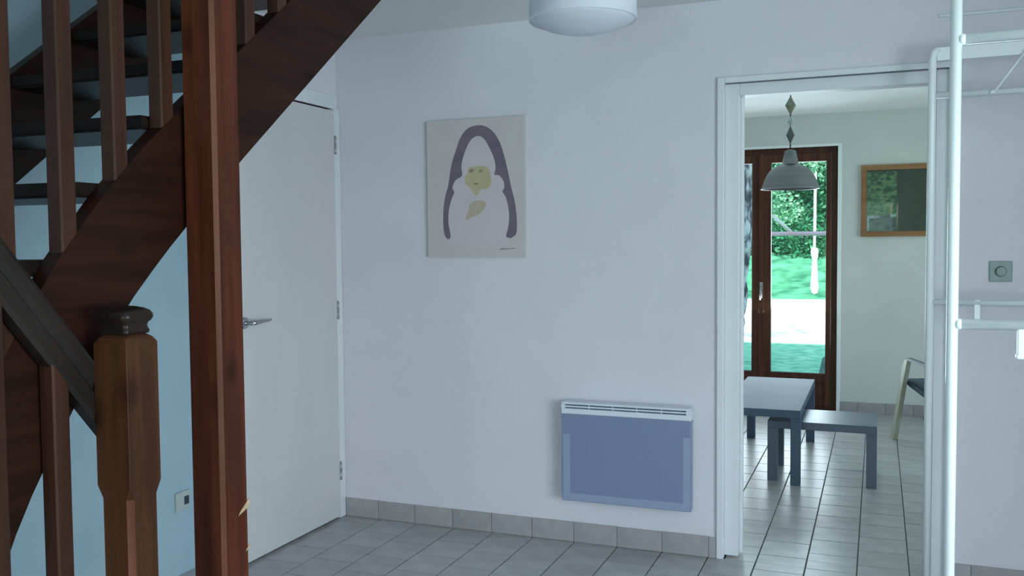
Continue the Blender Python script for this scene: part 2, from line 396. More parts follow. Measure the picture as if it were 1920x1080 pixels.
# frame round the white door by the corner
bm = bmesh.new()
box(bm, (-2.63, 4.052, 0), (-2.578, 4.108, 2.105), 0, 0.003)
box(bm, (-2.62, 3.2, 2.105), (-2.590, 4.108, 2.175), 0, 0.003)
struct(link('trim_3', bm, M['trim']))

# white flush door
d1 = struct(B('door_1', (-2.618, 3.262, 0.012), (-2.574, 4.049, 2.092), M['door'], bev=0.002))
for z in (1.918, 1.078, 0.246):
    bm = bmesh.new(); tube(bm, [(-2.571, 4.052, z-.045), (-2.571, 4.052, z-.002)], 0.0065, 10); tube(bm, [(-2.571, 4.052, z+.001), (-2.571, 4.052, z+.045)], 0.0065, 10)
    tube(bm, [(-2.571, 4.052, z+.045), (-2.571, 4.052, z+.05)], 0.004, 10)
    link('hinge', bm, M['hinge'], d1)
bm = bmesh.new()
lathe(bm, [(0, 0), (0.026, 0), (0.026, 0.006), (0.022, 0.009), (0.0, 0.009)], n=24)
bmesh.ops.rotate(bm, verts=bm.verts, cent=(0, 0, 0), matrix=Matrix.Rotation(R(90), 3, 'Y'))
bmesh.ops.translate(bm, verts=bm.verts, vec=(-2.574, 3.300, 1.075))
tube(bm, [(-2.566, 3.300, 1.075), (-2.53, 3.300, 1.075)], 0.009, 12)
tube(bm, [(-2.532, 3.305, 1.075), (-2.530, 3.33, 1.0755), (-2.532, 3.38, 1.078), (-2.535, 3.42, 1.078), (-2.54, 3.447, 1.080)], [.0105, .010, .0075, .0065, .005], 12)
link('door_handle', bm, M['chrome'], d1)

# ------------------------------------------------------------------ french door to the garden
fd = struct(thing('door_2', None, None, (0, 0, 0)))
bm = bmesh.new(); y0, y1 = WF+0.03, WF+0.10
box(bm, (FD0, y0, 0), (FD0+.045, y1, FDT)); box(bm, (FD1-.05, y0, 0), (FD1, y1, FDT))
box(bm, (FD0+.045, y0, FDT-.045), (FD1-.05, y1, FDT)); box(bm, (FD0+.045, y0, 0), (FD1-.05, y1, 0.03))
link('door_frame', bm, M['brown'], fd)
def leaf(a, b_, ga, gb):
    bm = bmesh.new(); z0, z1 = 0.032, FDT-.047; yy0, yy1 = WF+.015, WF+.07
    g0, g1 = 0.305, 2.072
    box(bm, (a, yy0, z0), (ga, yy1, z1), 0, .003); box(bm, (gb, yy0, z0), (b_, yy1, z1), 0, .003)
    box(bm, (ga, yy0, g1), (gb, yy1, z1), 0, .003); box(bm, (ga, yy0, 0.235), (gb, yy1, g0), 0, .003); box(bm, (ga, yy0, z0), (gb, yy1, 0.10), 0, .003)
    lf = link('door_leaf', bm, M['brown'], fd)
    bm = bmesh.new(); box(bm, (ga, yy0+.018, .10), (gb, yy1-.018, .235)); box(bm, (ga+.03, yy0+.01, .125), (gb-.03, yy0+.02, .21), 0, .004)
    link('lower_panel', bm, M['brown'], lf)
    B('pane', (ga, WF+.04, g0), (gb, WF+.046, g1), M['glass'], lf)
    return lf
leaf(FD0+.05, -0.925, -1.435, -1.003)
lf = leaf(-0.921, FD1-.052, -0.845, -0.405)
B('meeting_strip', (-0.945, WF+.003, .04), (-0.900, WF+.0145, 2.13), M['brown'], lf, .003)
bm = bmesh.new(); box(bm, (-0.936, WF-.003, .93), (-0.908, WF+.004, 1.07), 0, .003)
tube(bm, [(-0.922, WF, 1.02), (-0.922, WF-.045, 1.02)], .009, 10); tube(bm, [(-0.922, WF-.045, 1.03), (-0.922, WF-.047, .97), (-0.925, WF-.045, .92)], [.010, .009, .007], 10)
link('handle', bm, M['chrome'], lf)
# white reveal round the door opening
bm = bmesh.new()
box(bm, (FD1, WF-.008, 0), (FD1+.03, WF+.03, FDT+.022), 0, .003); box(bm, (FD0-.03, WF-.008, 0), (FD0, WF+.03, FDT+.022), 0, .003); box(bm, (FD0, WF-.008, FDT), (FD1, WF+.03, FDT+.022), 0, .003)
struct(link('trim_4', bm, M['white_metal']))

# windows behind and beside the camera, and in the dining room
def window(name, lo, hi, axis, n):
    root = struct(thing(name, None, None)); bm = bmesh.new(); fw = .05
    a0, a1 = (lo[0], hi[0]) if axis == 'Y' else (lo[1], hi[1])
    d0, d1_ = (lo[1], hi[1]) if axis == 'Y' else (lo[0], hi[0])
    def bb(a, b_, z0, z1, e=0):
        if axis == 'Y': box(bm, (a, d0+e, z0), (b_, d1_-e, z1))
        else: box(bm, (d0+e, a, z0), (d1_-e, b_, z1))
    for i in range(n+1):
        x = a0+(a1-a0-fw)*i/n; bb(x, x+fw, lo[2], hi[2])
    bb(a0, a1, lo[2], lo[2]+fw, .002); bb(a0, a1, hi[2]-fw, hi[2], .002)
    link('window_frame', bm, M['trim'], root)
    for i in range(n):
        x = a0+(a1-a0-fw)*i/n+fw; x2 = a0+(a1-a0-fw)*(i+1)/n; dm = (d0+d1_)/2
        if axis == 'Y': B('pane', (x, dm-.003, lo[2]+fw), (x2, dm+.003, hi[2]-fw), M['glass'], root)
        else: B('pane', (dm-.003, x, lo[2]+fw), (dm+.003, x2, hi[2]-fw), M['glass'], root)
window('window_1', (-1.45, -2.70, 0.0), (1.45, -2.64, 2.15), 'Y', 3)
window('window_2', (3.24, -0.95, 0.1), (3.30, 2.15, 2.15), 'X', 3)
window('window_3', (2.43, 5.1, 0.5), (2.49, 7.1, 2.15), 'X', 2)

# ------------------------------------------------------------------ staircase
XO = -1.68; XI = -1.725
stair = thing('staircase', 'dark reddish brown wooden open riser staircase climbing along the left wall', 'staircase', (-1.9, 1.9, 0))
def st(name, bm, material, parent=stair, smooth=False, off=(-1.9, 1.9, 0)):
    if parent is stair: bmesh.ops.translate(bm, verts=bm.verts, vec=(-off[0], -off[1], -off[2]))
    return link(name, bm, material, parent, smooth)
top = [(3.2, 2.79), (2.9, 2.55), (2.178, 1.975), (1.9, 1.752), (1.8, 1.670), (1.754, 1.628), (1.675, 1.555), (1.6, 1.475), (1.516, 1.38), (1.40, 1.22), (1.2, .90), (1.0, .48), (.88, 0)]
bot = [(1.13, 0), (1.17, .2), (1.27, .55), (1.377, .785), (1.447, .905), (1.54, 1.035), (1.63, 1.165), (1.716, 1.268), (1.775, 1.325), (1.831, 1.378), (1.899, 1.438), (2.152, 1.648), (3.2, 2.478)]
def strip_board(name, top, bot, x0, x1):
    # both outlines resampled to the same count so the board is a clean strip of quads
    def res(pl, n):
        L = [0]
        for a, b_ in zip(pl, pl[1:]): L.append(L[-1]+math.dist(a, b_))
        out = []
        for i in range(n):
            s = L[-1]*i/(n-1); k = max(j for j in range(len(L)) if L[j] <= s+1e-9); k = min(k, len(pl)-2)
            f_ = (s-L[k])/(L[k+1]-L[k]); out.append((pl[k][0]+(pl[k+1][0]-pl[k][0])*f_, pl[k][1]+(pl[k+1][1]-pl[k][1])*f_))
        return out
    n = 40; T = res(top[::-1], n); Bt = res(bot, n); bm = bmesh.new()
    V = [[bm.verts.new((x, *p)) for p in pl] for x in (x0, x1) for pl in (T, Bt)]
    for i in range(n-1):
        bm.faces.new((V[0][i], V[0][i+1], V[1][i+1], V[1][i])); bm.faces.new((V[2][i], V[3][i], V[3][i+1], V[2][i+1]))
        bm.faces.new((V[0][i], V[2][i], V[2][i+1], V[0][i+1])); bm.faces.new((V[1][i], V[1][i+1], V[3][i+1], V[3][i]))
    for i in (0, n-1): bm.faces.new((V[0][i], V[1][i], V[3][i], V[2][i]))
    return st(name, bm, M['string'])
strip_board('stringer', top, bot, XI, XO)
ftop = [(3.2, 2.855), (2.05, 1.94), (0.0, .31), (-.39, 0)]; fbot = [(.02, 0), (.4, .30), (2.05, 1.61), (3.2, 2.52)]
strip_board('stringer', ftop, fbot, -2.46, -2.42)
# treads: (front edge at inner string, front edge at wall string, underside height)
tr_ = [(2.04+.228*k, 2.04+.228*k, 1.887+.18*k) for k in range(1, 4)]
tr_ = [(1.43, 1.25, 1.347), (1.615, 1.59, 1.527), (1.825, 1.800, 1.707), (2.04, 2.032, 1.887)] + tr_
tr_ += [(1.31, 1.02, 1.167), (1.20, .80, .987), (1.13, .57, .807), (1.07, .35, .627), (1.03, .12, .447), (0.98, -.10, .267)]
for ya, yb, z in tr_:
    d_ = 0.27 if z > 1.3 else .22
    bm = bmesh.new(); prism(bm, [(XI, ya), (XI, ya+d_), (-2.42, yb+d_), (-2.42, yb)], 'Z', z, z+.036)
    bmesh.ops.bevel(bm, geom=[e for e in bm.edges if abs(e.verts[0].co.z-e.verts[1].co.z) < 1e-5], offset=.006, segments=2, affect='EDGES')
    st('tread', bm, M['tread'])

def chamfer_post(bm, cx, cy, s, c, z0, z1, m_edge=1):
    h = s/2; oct_ = [(h-c, -h), (h, -h+c), (h, h-c), (h-c, h), (-h+c, h), (-h, h-c), (-h, -h+c), (-h+c, -h)]
    a = [bm.verts.new((cx+x, cy+y, z0)) for x, y in oct_]; b_ = [bm.verts.new((cx+x, cy+y, z1)) for x, y in oct_]
    for k in range(8):
        f = bm.faces.new((a[k], a[(k+1) % 8], b_[(k+1) % 8], b_[k])); f.material_index = m_edge if k % 2 == 0 else 0
    bm.faces.new(a[::-1]); bm.faces.new(b_)
# tall post up to the ceiling
bm = bmesh.new(); chamfer_post(bm, -1.622, 1.965, .105, .010, 0, CE)
pst = st('support_post', bm, [M['post'], M['post_edge']])
def chip(z, s, dx=0):
    bm = bmesh.new(); x = -1.5695; y = 2.0175
    pts = [(0, 0, 0), (0, -.035*s, -.012*s), (0, -.028*s, -.003*s), (0, -.012*s, .008*s), (0, 0, .016*s)]
    v = [bm.verts.new((x+.0008-1.0*(-1.9), y+p[1]-1.9, z+p[2])) for p in pts]; v2 = [bm.verts.new((x-.002+1.9, y+p[1]-1.9, z+p[2])) for p in pts]
    bm.faces.new(v); bm.faces.new(v2[::-1])
    for i in range(5): bm.faces.new((v[i], v[(i+1) % 5], v2[(i+1) % 5], v2[i]))
    o = link('chipped_edge', bm, M['chip'], pst); o['label'] = 'pale bare wood where the post edge is chipped'
chip(0.712, 1.3); chip(0.60, .55)
# newel: square head block, chamfered shaft, turned octagonal-looking cap
NX, NY = -1.587, 1.614
bm = bmesh.new()
h = .0475
def ring(h_, c, z): return [bm.verts.new((NX+x, NY+y, z)) for x, y in [(h_-c, -h_), (h_, -h_+c), (h_, h_-c), (h_-c, h_), (-h_+c, h_), (-h_, h_-c), (-h_, -h_+c), (-h_+c, -h_)]]
rg = [ring(h-.002, .012, 0), ring(h-.002, .012, .845), ring(h+.0005, .0015, .875), ring(h+.0005, .0015, 1.195), ring(h-.006, .004, 1.207), ring(h-.016, .010, 1.216)]
for q, (a, b_) in enumerate(zip(rg, rg[1:])):
    for k in range(8):
        f = bm.faces.new((a[k], a[(k+1) % 8], b_[(k+1) % 8], b_[k])); f.material_index = 1 if (k % 2 == 0 and q == 0) else 0
bm.faces.new(rg[0][::-1]); bm.faces.new(rg[-1])
nw = st('newel_post', bm, [M['newel'], M['post_edge']])
bm = bmesh.new()
# moulded cap: rounded-square rings
prof = [(.030, 1.213, .008), (.0385, 1.216, .010), (.0400, 1.222, .012), (.0375, 1.228, .012), (.0365, 1.234, .012), (.0385, 1.240, .013), (.0440, 1.245, .015), (.0475, 1.252, .017), (.0470, 1.260, .018), (.0430, 1.267, .018), (.034, 1.273, .016), (.018, 1.277, .009)]
rgs = []
for h_, z, rr in prof:
    vs = []
    for q in range(4):
        cx = (h_-rr)*(1 if q in (0, 3) else -1); cy = (h_-rr)*(1 if q in (0, 1) else -1)
        for k in range(5):
            a = R(90*q+90*k/4); vs.append(bm.verts.new((NX+1.9+cx+rr*math.cos(a), NY-1.9+cy+rr*math.sin(a), z)))
    rgs.append(vs)
for a, b_ in zip(rgs, rgs[1:]):
    for k in range(20):
        f = bm.faces.new((a[k], a[(k+1) % 20], b_[(k+1) % 20], b_[k])); f.smooth = True
bm.faces.new(rgs[0][::-1]); bm.faces.new(rgs[-1])
cp = link('cap', bm, M['cap'], nw); cp['label'] = 'dark moulded cap'
# lower handrail: rises steeply from the newel towards the near end of the flight
RX = -1.656
def ztop(y): return 1.182+1.231*(1.550-y)
rail_sec = [(p*.70, q*1.27) for p, q in [(-.030, -.10), (-.022, -.112), (.022, -.112), (.030, -.10), (.030, -.062), (.022, -.055), (.024, -.046), (.032, -.036), (.032, -.014), (.022, 0), (-.022, 0), (-.032, -.014), (-.032, -.036), (-.024, -.046), (-.022, -.055), (-.030, -.062)]]
def sweep(name, y0, y1, zf, xc, sec, material):
    bm = bmesh.new(); a = [bm.verts.new((xc+p[0], y0, zf(y0)+p[1])) for p in sec]; b_ = [bm.verts.new((xc+p[0], y1, zf(y1)+p[1])) for p in sec]
    n = len(sec)
    for k in range(n): bm.faces.new((a[k], a[(k+1) % n], b_[(k+1) % n], b_[k]))
    bm.faces.new(a); bm.faces.new(b_[::-1]); return st(name, bm, material)
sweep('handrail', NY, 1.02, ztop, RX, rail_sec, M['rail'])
bm = bmesh.new(); chamfer_post(bm, RX, .985, .085, .010, 0, 1.98); st('newel_post', bm, [M['newel'], M['post_edge']])
low = lambda y: ztop(y)-.92
prismy = [(NY-.047, .12), (NY-.047, .30), (1.027, .72), (1.027, .45)]
bm = bmesh.new(); prism(bm, prismy, 'X', RX-.02, RX+.02); st('lower_stringer', bm, M['string'])
def lz(y): t_ = (NY-.047-y)/(NY-.047-1.027); return .30+.42*t_
def baluster(x, y, z0, z1, dz0, dz1, s=.044):
    h_ = s/2; c = .004; bm = bmesh.new()
    oct_ = [(h_-c, -h_), (h_, -h_+c), (h_, h_-c), (h_-c, h_), (-h_+c, h_), (-h_, h_-c), (-h_, -h_+c), (-h_+c, -h_)]
    a = [bm.verts.new((x+p, y+q, z0+dz0*q)) for p, q in oct_]; b_ = [bm.verts.new((x+p, y+q, z1+dz1*q)) for p, q in oct_]
    for k in range(8): bm.faces.new((a[k], a[(k+1) % 8], b_[(k+1) % 8], b_[k]))
    bm.faces.new(a[::-1]); bm.faces.new(b_); return st('baluster', bm, M['baluster'])
for y in (1.477, 1.320, 1.163):
    baluster(RX, y, lz(y)-.005, ztop(y)-.135, -.69, -1.231, .043)
# upper balusters stand on the inner stringer
def strz(y):
    for (ya, za), (yb, zb) in zip(top, top[1:]):
        if yb <= y <= ya: return zb+(za-zb)*(y-yb)/(ya-yb), (za-zb)/(ya-yb)
XB = (XO+XI)/2
def uz(y): return strz(y)[0]*0+ (1.975+.793*(y-2.178)) + .92
for y in (1.395, 1.555, 1.713, 1.872, 2.215, 2.372, 2.53, 2.69, 2.85, 3.01):
    z, sl = strz(y); baluster(XB, y, z-.004, uz(y)-.05, sl, .793)
sweep('handrail', 1.20, 3.2, uz, XB, [(-.025, -.055), (.025, -.055), (.03, -.03), (.022, 0), (-.022, 0), (-.03, -.03)], M['rail'])

# ------------------------------------------------------------------ picture of a hooded figure
PX0, PX1, PZ0, PZ1 = -2.068, -1.556, 1.347, 2.014
pic = thing('picture', 'unframed pale print of a white robed figure under a mauve arch', 'picture', (-1.812, WB, 1.347))
def rel(bm): bmesh.ops.translate(bm, verts=bm.verts, vec=(1.812, -WB, -1.347)); return bm
def piclink(name, bm, m_, label=None, parent=pic):
    o = link(name, rel(bm), m_, parent)
    if label: o['label'] = label
    return o
bm = bmesh.new(); box(bm, (PX0, WB-.020, PZ0), (PX1, WB-.001, PZ1), 0, .0015); piclink('panel', bm, [M['canvas'], M['canvas_edge']])
bm = bmesh.new()
box(bm, (PX1-.004, WB-.0215, PZ0), (PX1, WB-.0185, PZ1)); box(bm, (PX0, WB-.0215, PZ1-.003), (PX1-.004, WB-.0185, PZ1)); box(bm, (PX0, WB-.0215, PZ0), (PX1-.004, WB-.0185, PZ0+.003)); box(bm, (PX0, WB-.0215, PZ0+.003), (PX0+.003, WB-.0185, PZ1-.003))
piclink('edge_strip', bm, M['canvas_edge'])
def cp_(u, v):   # print-local coordinates read off the picture (0..1 across, 0..1 down)
    return PX0+(PX1-PX0)*u, PZ1-(PZ1-PZ0)*v
def pq(px, py):
    f_ = (py-88)/928.0
    l = 80+10*f_; r = 753-15*f_
    return cp_((px-l)/(r-l), (py-(95-13*(px-l)/(r-l)))/(915+28*(px-l)/(r-l)))
def smooth_poly(pts, n=5):
    out = []; N = len(pts)
    for i in range(N):
        p0, p1, p2, p3 = pts[i-1], pts[i], pts[(i+1) % N], pts[(i+2) % N]
        for k in range(n):
            t_ = k/n
            out.append(tuple(.5*((2*p1[j])+(-p0[j]+p2[j])*t_+(2*p0[j]-5*p1[j]+4*p2[j]-p3[j])*t_*t_+(-p0[j]+3*p1[j]-3*p2[j]+p3[j])*t_**3) for j in (0, 1)))
    return out
def printed(name, pts, material, layer, sm=True, label=None):
    P = [pq(*p) for p in pts]
    if sm: P = smooth_poly(P)
    bm = bmesh.new(); y = WB-.0202-.0004*layer
    vs = [bm.verts.new((p[0], y, p[1])) for p in P]; f = bm.faces.new(vs); f.normal_update(); bmesh.ops.triangulate(bm, faces=[f], quad_method='FIXED', ngon_method='EAR_CLIP')
    return piclink(name, bm, material, label)
def path(pts, n=90):
    q = []; N = len(pts)
    for i in range(N-1):
        p0, p1, p2, p3 = pts[max(i-1, 0)], pts[i], pts[i+1], pts[min(i+2, N-1)]
        for k in range(8):
            t_ = k/8
            q.append(tuple(.5*((2*p1[j])+(-p0[j]+p2[j])*t_+(2*p0[j]-5*p1[j]+4*p2[j]-p3[j])*t_*t_+(-p0[j]+3*p1[j]-3*p2[j]+p3[j])*t_**3) for j in (0, 1)))
    q.append(pts[-1]); L = [0]
    for u, v in zip(q, q[1:]): L.append(L[-1]+math.dist(u, v))
    out = []; k = 0
    for i in range(n):
        d = L[-1]*i/(n-1)
        while k < len(L)-2 and L[k+1] < d: k += 1
        f_ = (d-L[k])/(L[k+1]-L[k]); out.append(tuple(q[k][j]+(q[k+1][j]-q[k][j])*f_ for j in (0, 1)))
    return out
outer_ = path([(222, 889), (203, 865), (193, 800), (193, 700), (205, 610), (230, 520), (250, 400), (285, 290), (320, 205), (370, 150), (437, 133), (490, 142), (540, 178), (580, 240), (610, 330), (635, 440), (655, 550), (675, 640), (686, 730), (688, 820), (680, 870), (645, 895)])
inner_ = path([(240, 886), (246, 840), (240, 760), (248, 670), (285, 590), (330, 500), (345, 440), (350, 360), (365, 280), (395, 225), (437, 204), (480, 225), (515, 300), (530, 390), (535, 480), (580, 580), (612, 660), (628, 750), (618, 830), (612, 885)])
bm = bmesh.new(); ly = WB-.0206
va = [[bm.verts.new((q[0], ly, q[1])) for q in (pq(*p) for p in pl)] for pl in (outer_, inner_)]
for i in range(89): bm.faces.new((va[0][i], va[0][i+1], va[1][i+1], va[1][i]))
piclink('mauve_arch', bm, M['mauve'], 'dark mauve printed arch')
robe = [(437, 207), (480, 228), (522, 300), (550, 380), (553, 430), (545, 465), (580, 475), (608, 520), (608, 560), (598, 582), (622, 630), (637, 720), (634, 800), (615, 880), (600, 950),
        (260, 950), (243, 860), (229, 780), (232, 700), (248, 630), (270, 575), (258, 545), (280, 495), (325, 465), (322, 400), (345, 310), (390, 228)]
printed('white_robe', robe, M['robe'], 2, label='pinkish white printed robe and hood')
printed('printed_face', [(370, 415), (430, 405), (500, 415), (520, 470), (520, 530), (490, 560), (455, 562), (430, 600), (405, 590), (385, 555), (350, 520), (346, 475), (362, 455)], M['skin_ink'], 3)
printed('printed_hand', [(375, 660), (430, 635), (485, 650), (475, 690), (440, 725), (390, 745), (350, 765), (350, 735), (368, 700)], M['skin_ink2'], 3)
for nm, e in (('printed_eye', [(372, 435), (388, 424), (408, 430), (392, 450)]), ('printed_eye', [(440, 438), (455, 428), (468, 438), (452, 450)]), ('printed_mouth', [(398, 520), (420, 516), (442, 522), (420, 530)])):
    printed(nm, e, M['line_ink'], 4)
bm = bmesh.new(); x = 575; pts = []
while x < 678:
    q = pq(x, 966+random.uniform(-6, 5)*(0.6 if x > 625 else 1)); pts.append((q[0], WB-.0212, q[1])); x += 5
tube(bm, pts, .0012, 5); piclink('signature', bm, M['black_ink'], 'illegible dark signature scrawl')

# ------------------------------------------------------------------ wall heater
HX0, HX1, HZ0, HZ1 = -1.362, -0.760, 0.213, 0.677
ht = thing('wall_heater', 'grey perforated electric panel heater with white top grille beside the doorway', 'heater', ((HX0+HX1)/2, WB, HZ0))
ho = ((HX0+HX1)/2, WB, HZ0)
def hb(name, lo, hi, m_, bev=0, parent=ht): return B(name, lo, hi, m_, parent, bev, ho)
yf = WB-.075
hb('body', (HX0+.004, yf+.01, HZ0), (HX1-.004, WB-.012, HZ1-.056), M['heater_rim'], .006)
bm = bmesh.new()   # perforated front
box(bm, (HX0, yf, HZ0+.002), (HX1, yf+.012, HZ1-.050), 0, .004); bmesh.ops.translate(bm, verts=bm.verts, vec=(-ho[0], -ho[1], -ho[2])); link('front_panel', bm, M['perf'], ht)
bm = bmesh.new()   # paler rim pressed round the sides and foot
for lo, hi in (((HX0+.006, yf-.0015, HZ0+.006), (HX1-.006, yf+.001, HZ0+.040)), ((HX0+.006, yf-.0015, HZ0+.040), (HX0+.040, yf+.001, HZ1-.15)), ((HX1-.036, yf-.0015, HZ0+.040), (HX1-.006, yf+.001, HZ1-.13))): box(bm, lo, hi)
bmesh.ops.translate(bm, verts=bm.verts, vec=(-ho[0], -ho[1], -ho[2])); link('rim', bm, M['heater_rim'], ht)
bm = bmesh.new(); zt = HZ1
box(bm, (HX0, yf-.004, zt-.054), (HX1, WB-.010, zt-.029), 0, .003)
box(bm, (HX0, yf-.004, zt-.010), (HX1, WB-.010, zt), 0, .003)
box(bm, (HX0, yf-.004, zt-.029), (HX0+.016, WB-.010, zt-.010)); box(bm, (HX1-.022, yf-.004, zt-.029), (HX1, WB-.010, zt-.010))
box(bm, (HX0+.016, yf+.012, zt-.029), (HX1-.022, WB-.010, zt-.010), 1)
bmesh.ops.translate(bm, verts=bm.verts, vec=(-ho[0], -ho[1], -ho[2])); gr = link('top_grille', bm, [M['heater_white'], M['grille_shadow']], ht)
z = zt-.0195
bm = bmesh.new(); box(bm, (HX0+.016, yf-.003, z-.0034), (HX1-.022, yf+.011, z+.0034), 0, .001); bmesh.ops.translate(bm, verts=bm.verts, vec=(-ho[0], -ho[1], -ho[2])); link('slat', bm, M['heater_white'], gr)
for k in range(1, 5):
    x = HX0+.018+(HX1-HX0-.04)*k/5; bm = bmesh.new(); box(bm, (x-.0018, yf+.002, zt-.029), (x+.0018, yf+.0119, zt-.010)); bmesh.ops.translate(bm, verts=bm.verts, vec=(-ho[0], -ho[1], -ho[2])); link('rib', bm, M['heater_white'], gr)
for x in (HX0+.12, HX1-.12): hb('wall_bracket', (x-.02, WB-.0125, HZ0+.1), (x+.02, WB, HZ0+.3), M['dark'])

# ------------------------------------------------------------------ rotary wall switch and socket
sw = thing('wall_switch', 'square grey green rotary wall switch right of the doorway', 'switch', (.4505, WB, 1.285))
B('plate', (-.041, -.010, -.041), (.041, 0, .041), M['plate'], sw, .004)
def disc(name, r, y0, y1, m_, parent):
    bm = bmesh.new(); lathe(bm, [(0, 0), (r, 0), (r, y1-y0-.001), (r-.001, y1-y0), (0, y1-y0)], n=32)
    bmesh.ops.rotate(bm, verts=bm.verts, cent=(0, 0, 0), matrix=Matrix.Rotation(R(90), 3, 'X')); bmesh.ops.translate(bm, verts=bm.verts, vec=(0, -y0, 0)); return link(name, bm, m_, parent)
disc('dial_ring', .0205, .0095, .0125, M['knob_line'], sw); disc('dial', .0180, .0120, .026, M['plate'], sw)
sk = thing('wall_socket', 'grey wall socket low on the white wall behind the tall post', 'socket', (-2.78, 3.118, .318))
B('plate', (0, -.043, -.041), (.010, .043, .041), M['socket'], sk, .003)
B('socket_hole', (.0095, .005, -.018), (.0112, .034, .018), M['dark'], sk, .0005)
# cable cover high on the wall
cc = B('cable_cover', (.215, WB-.010, 2.300), (3.19, WB-.0005, 2.311), M['trim'], None, .002)
tag(cc, 'thin white cable strip running along the wall near the ceiling', 'cable strip')

# ------------------------------------------------------------------ pendant drum lamp
lp = thing('pendant_lamp', 'white drum pendant lamp hanging near the ceiling before the picture wall', 'lamp', (-.929, 3.0, 0))
bm = bmesh.new(); lathe(bm, [(.1815, 2.156), (.1775, 2.26), (.174, 2.36), (.170, 2.36), (.1735, 2.26), (.1775, 2.156), (.1815, 2.156)], n=64)
link('lamp_shade', bm, M['shade'], lp)
bm = bmesh.new(); lathe(bm, [(0, 2.116), (.05, 2.118), (.09, 2.1235), (.13, 2.135), (.16, 2.149), (.1765, 2.161), (.1765, 2.166), (0, 2.126)], n=64)
link('diffuser', bm, M['shade'], lp)
bm = bmesh.new(); tube(bm, [(0, 0, 2.30), (0, 0, 2.44)], .004, 8); lathe(bm, [(0, CE), (.05, CE), (.05, CE-.02), (.01, CE-.035), (0, CE-.035)], n=24)
for k in range(3):
    a = R(120*k); tube(bm, [(0, 0, 2.32), (.172*math.cos(a), .172*math.sin(a), 2.32)], .002, 6)
tube(bm, [(0, 0, 2.25), (0, 0, 2.33)], .02, 12)
link('lamp_holder', bm, M['white_metal'], lp)

# ------------------------------------------------------------------ tall white metal frame at the right
mf = thing('metal_frame', 'tall white tubular metal bed frame standing against the wall right of the doorway', 'bed frame', (0, 0, 0))
YF_, YB_, XL, XR = 2.75, 3.95, .187, 2.15
rt = .0148
def tb(name, pts, r=rt, n=14):
    bm = bmesh.new(); tube(bm, pts, r, n); return link(name, bm, M['white_metal'], mf)
for x in (XL, XR):
    tb('post', [(x, YF_, 0), (x, YF_, 2.15)])
    tb('post', [(x, YB_, 0), (x, YB_, 2.105), (x+(.004 if x == XL else -.004), YB_, 2.130), (x+(.02 if x == XL else -.02), YB_, 2.148)])
for y, z, r in ((YF_, 1.943, .0142), (YF_, 1.184, .0142), (YB_, 1.970, .0125), (YB_, 1.169, .0125)):
    tb('rail', [(XL+.012, y, z), (XR-.012, y, z)], r)
for y, z in ((YF_, 1.943), (YF_, 1.184)):      # weld collars
    tb('weld_collar', [(XL+.008, y, z), (XL+.016, y, z), (XL+.022, y, z)], [.0160, .0152, .0143])
B('top_rail', (XL+.016, YB_-.006, 2.102), (XR-.016, YB_+.006, 2.152), M['white_metal'], mf, .002)
bm = bmesh.new(); tube(bm, [(.396, YB_-.013, 1.962), (.505, YB_-.013, 2.115)], .0052, 10); tube(bm, [(.386, YB_-.004, 1.968), (.402, YB_-.013, 1.968)], [.010, .007], 10)
link('brace', bm, M['white_metal'], mf)
for y in (YF_, YB_):
    for x in (.353, 1.98):
        bm = bmesh.new(); box(bm, (x-.010, y-.010, 1.105), (x+.012, y+.010, 1.180), 0, .003); box(bm, (x-.013, y-.013, 1.095), (x+.015, y+.013, 1.108), 0, .004)
        link('bracket', bm, M['white_metal'], mf)
for z in (1.943, 1.184, .35):
    tb('end_rail', [(XR, YF_+.012, z), (XR, YB_-.012, z)], .0125)

# ------------------------------------------------------------------ dining room: table, bench
def low_table(name, label, x0, x1, y0, y1, h_, th, lg, m_, cat):
    root = thing(name, label, cat, ((x0+x1)/2, (y0+y1)/2, 0)); hx, hy = (x1-x0)/2, (y1-y0)/2
    B('tabletop' if cat == 'table' else 'seat', (-hx, -hy, h_-th), (hx, hy, h_), m_, root, .0025)
    for sx in (-1, 1):
        for sy in (-1, 1):
            cx, cy = sx*(hx-lg/2), sy*(hy-lg/2)
            B('leg', (cx-lg/2, cy-lg/2, 0), (cx+lg/2, cy+lg/2, h_-th), m_, root, .002)
    return root
low_table('coffee_table', 'pale topped grey low table standing in front of the garden door', -.870, -.408, 5.495, 6.80, .438, .045, .055, M['table'], 'table')
low_table('bench', 'small grey bench half tucked under the low table', -.600, .002, 5.575, 6.02, .358, .045, .056, M['bench'], 'bench')

# ------------------------------------------------------------------ armchair, seen through the doorway
fdir = Vector((-.41, .91, 0)).normalized(); rdir = Vector((fdir.y, -fdir.x, 0))
ang = math.atan2(fdir.y, fdir.x)-R(90)
ac = thing('armchair', 'pale birch armchair with dark seat cushion beside the far doorway edge', 'armchair', (.086, 7.06, 0), ang)
W_ = .56
def bar(bm, a, b_, wx, wd):
    """flat bar from a to b_ in the chair's YZ plane, wx across, wd deep"""
    a, b_ = Vector(a), Vector(b_); d = (b_-a).normalized(); n_ = Vector((1, 0, 0)); e = d.cross(n_)
    vs = [bm.verts.new(p+sx*n_*wx/2+se*e*wd/2) for p in (a, b_) for sx, se in ((-1, -1), (1, -1), (1, 1), (-1, 1))]
    for k in range(4): bm.faces.new((vs[k], vs[(k+1) % 4], vs[4+(k+1) % 4], vs[4+k]))
    bm.faces.new(vs[:4][::-1]); bm.faces.new(vs[4:])
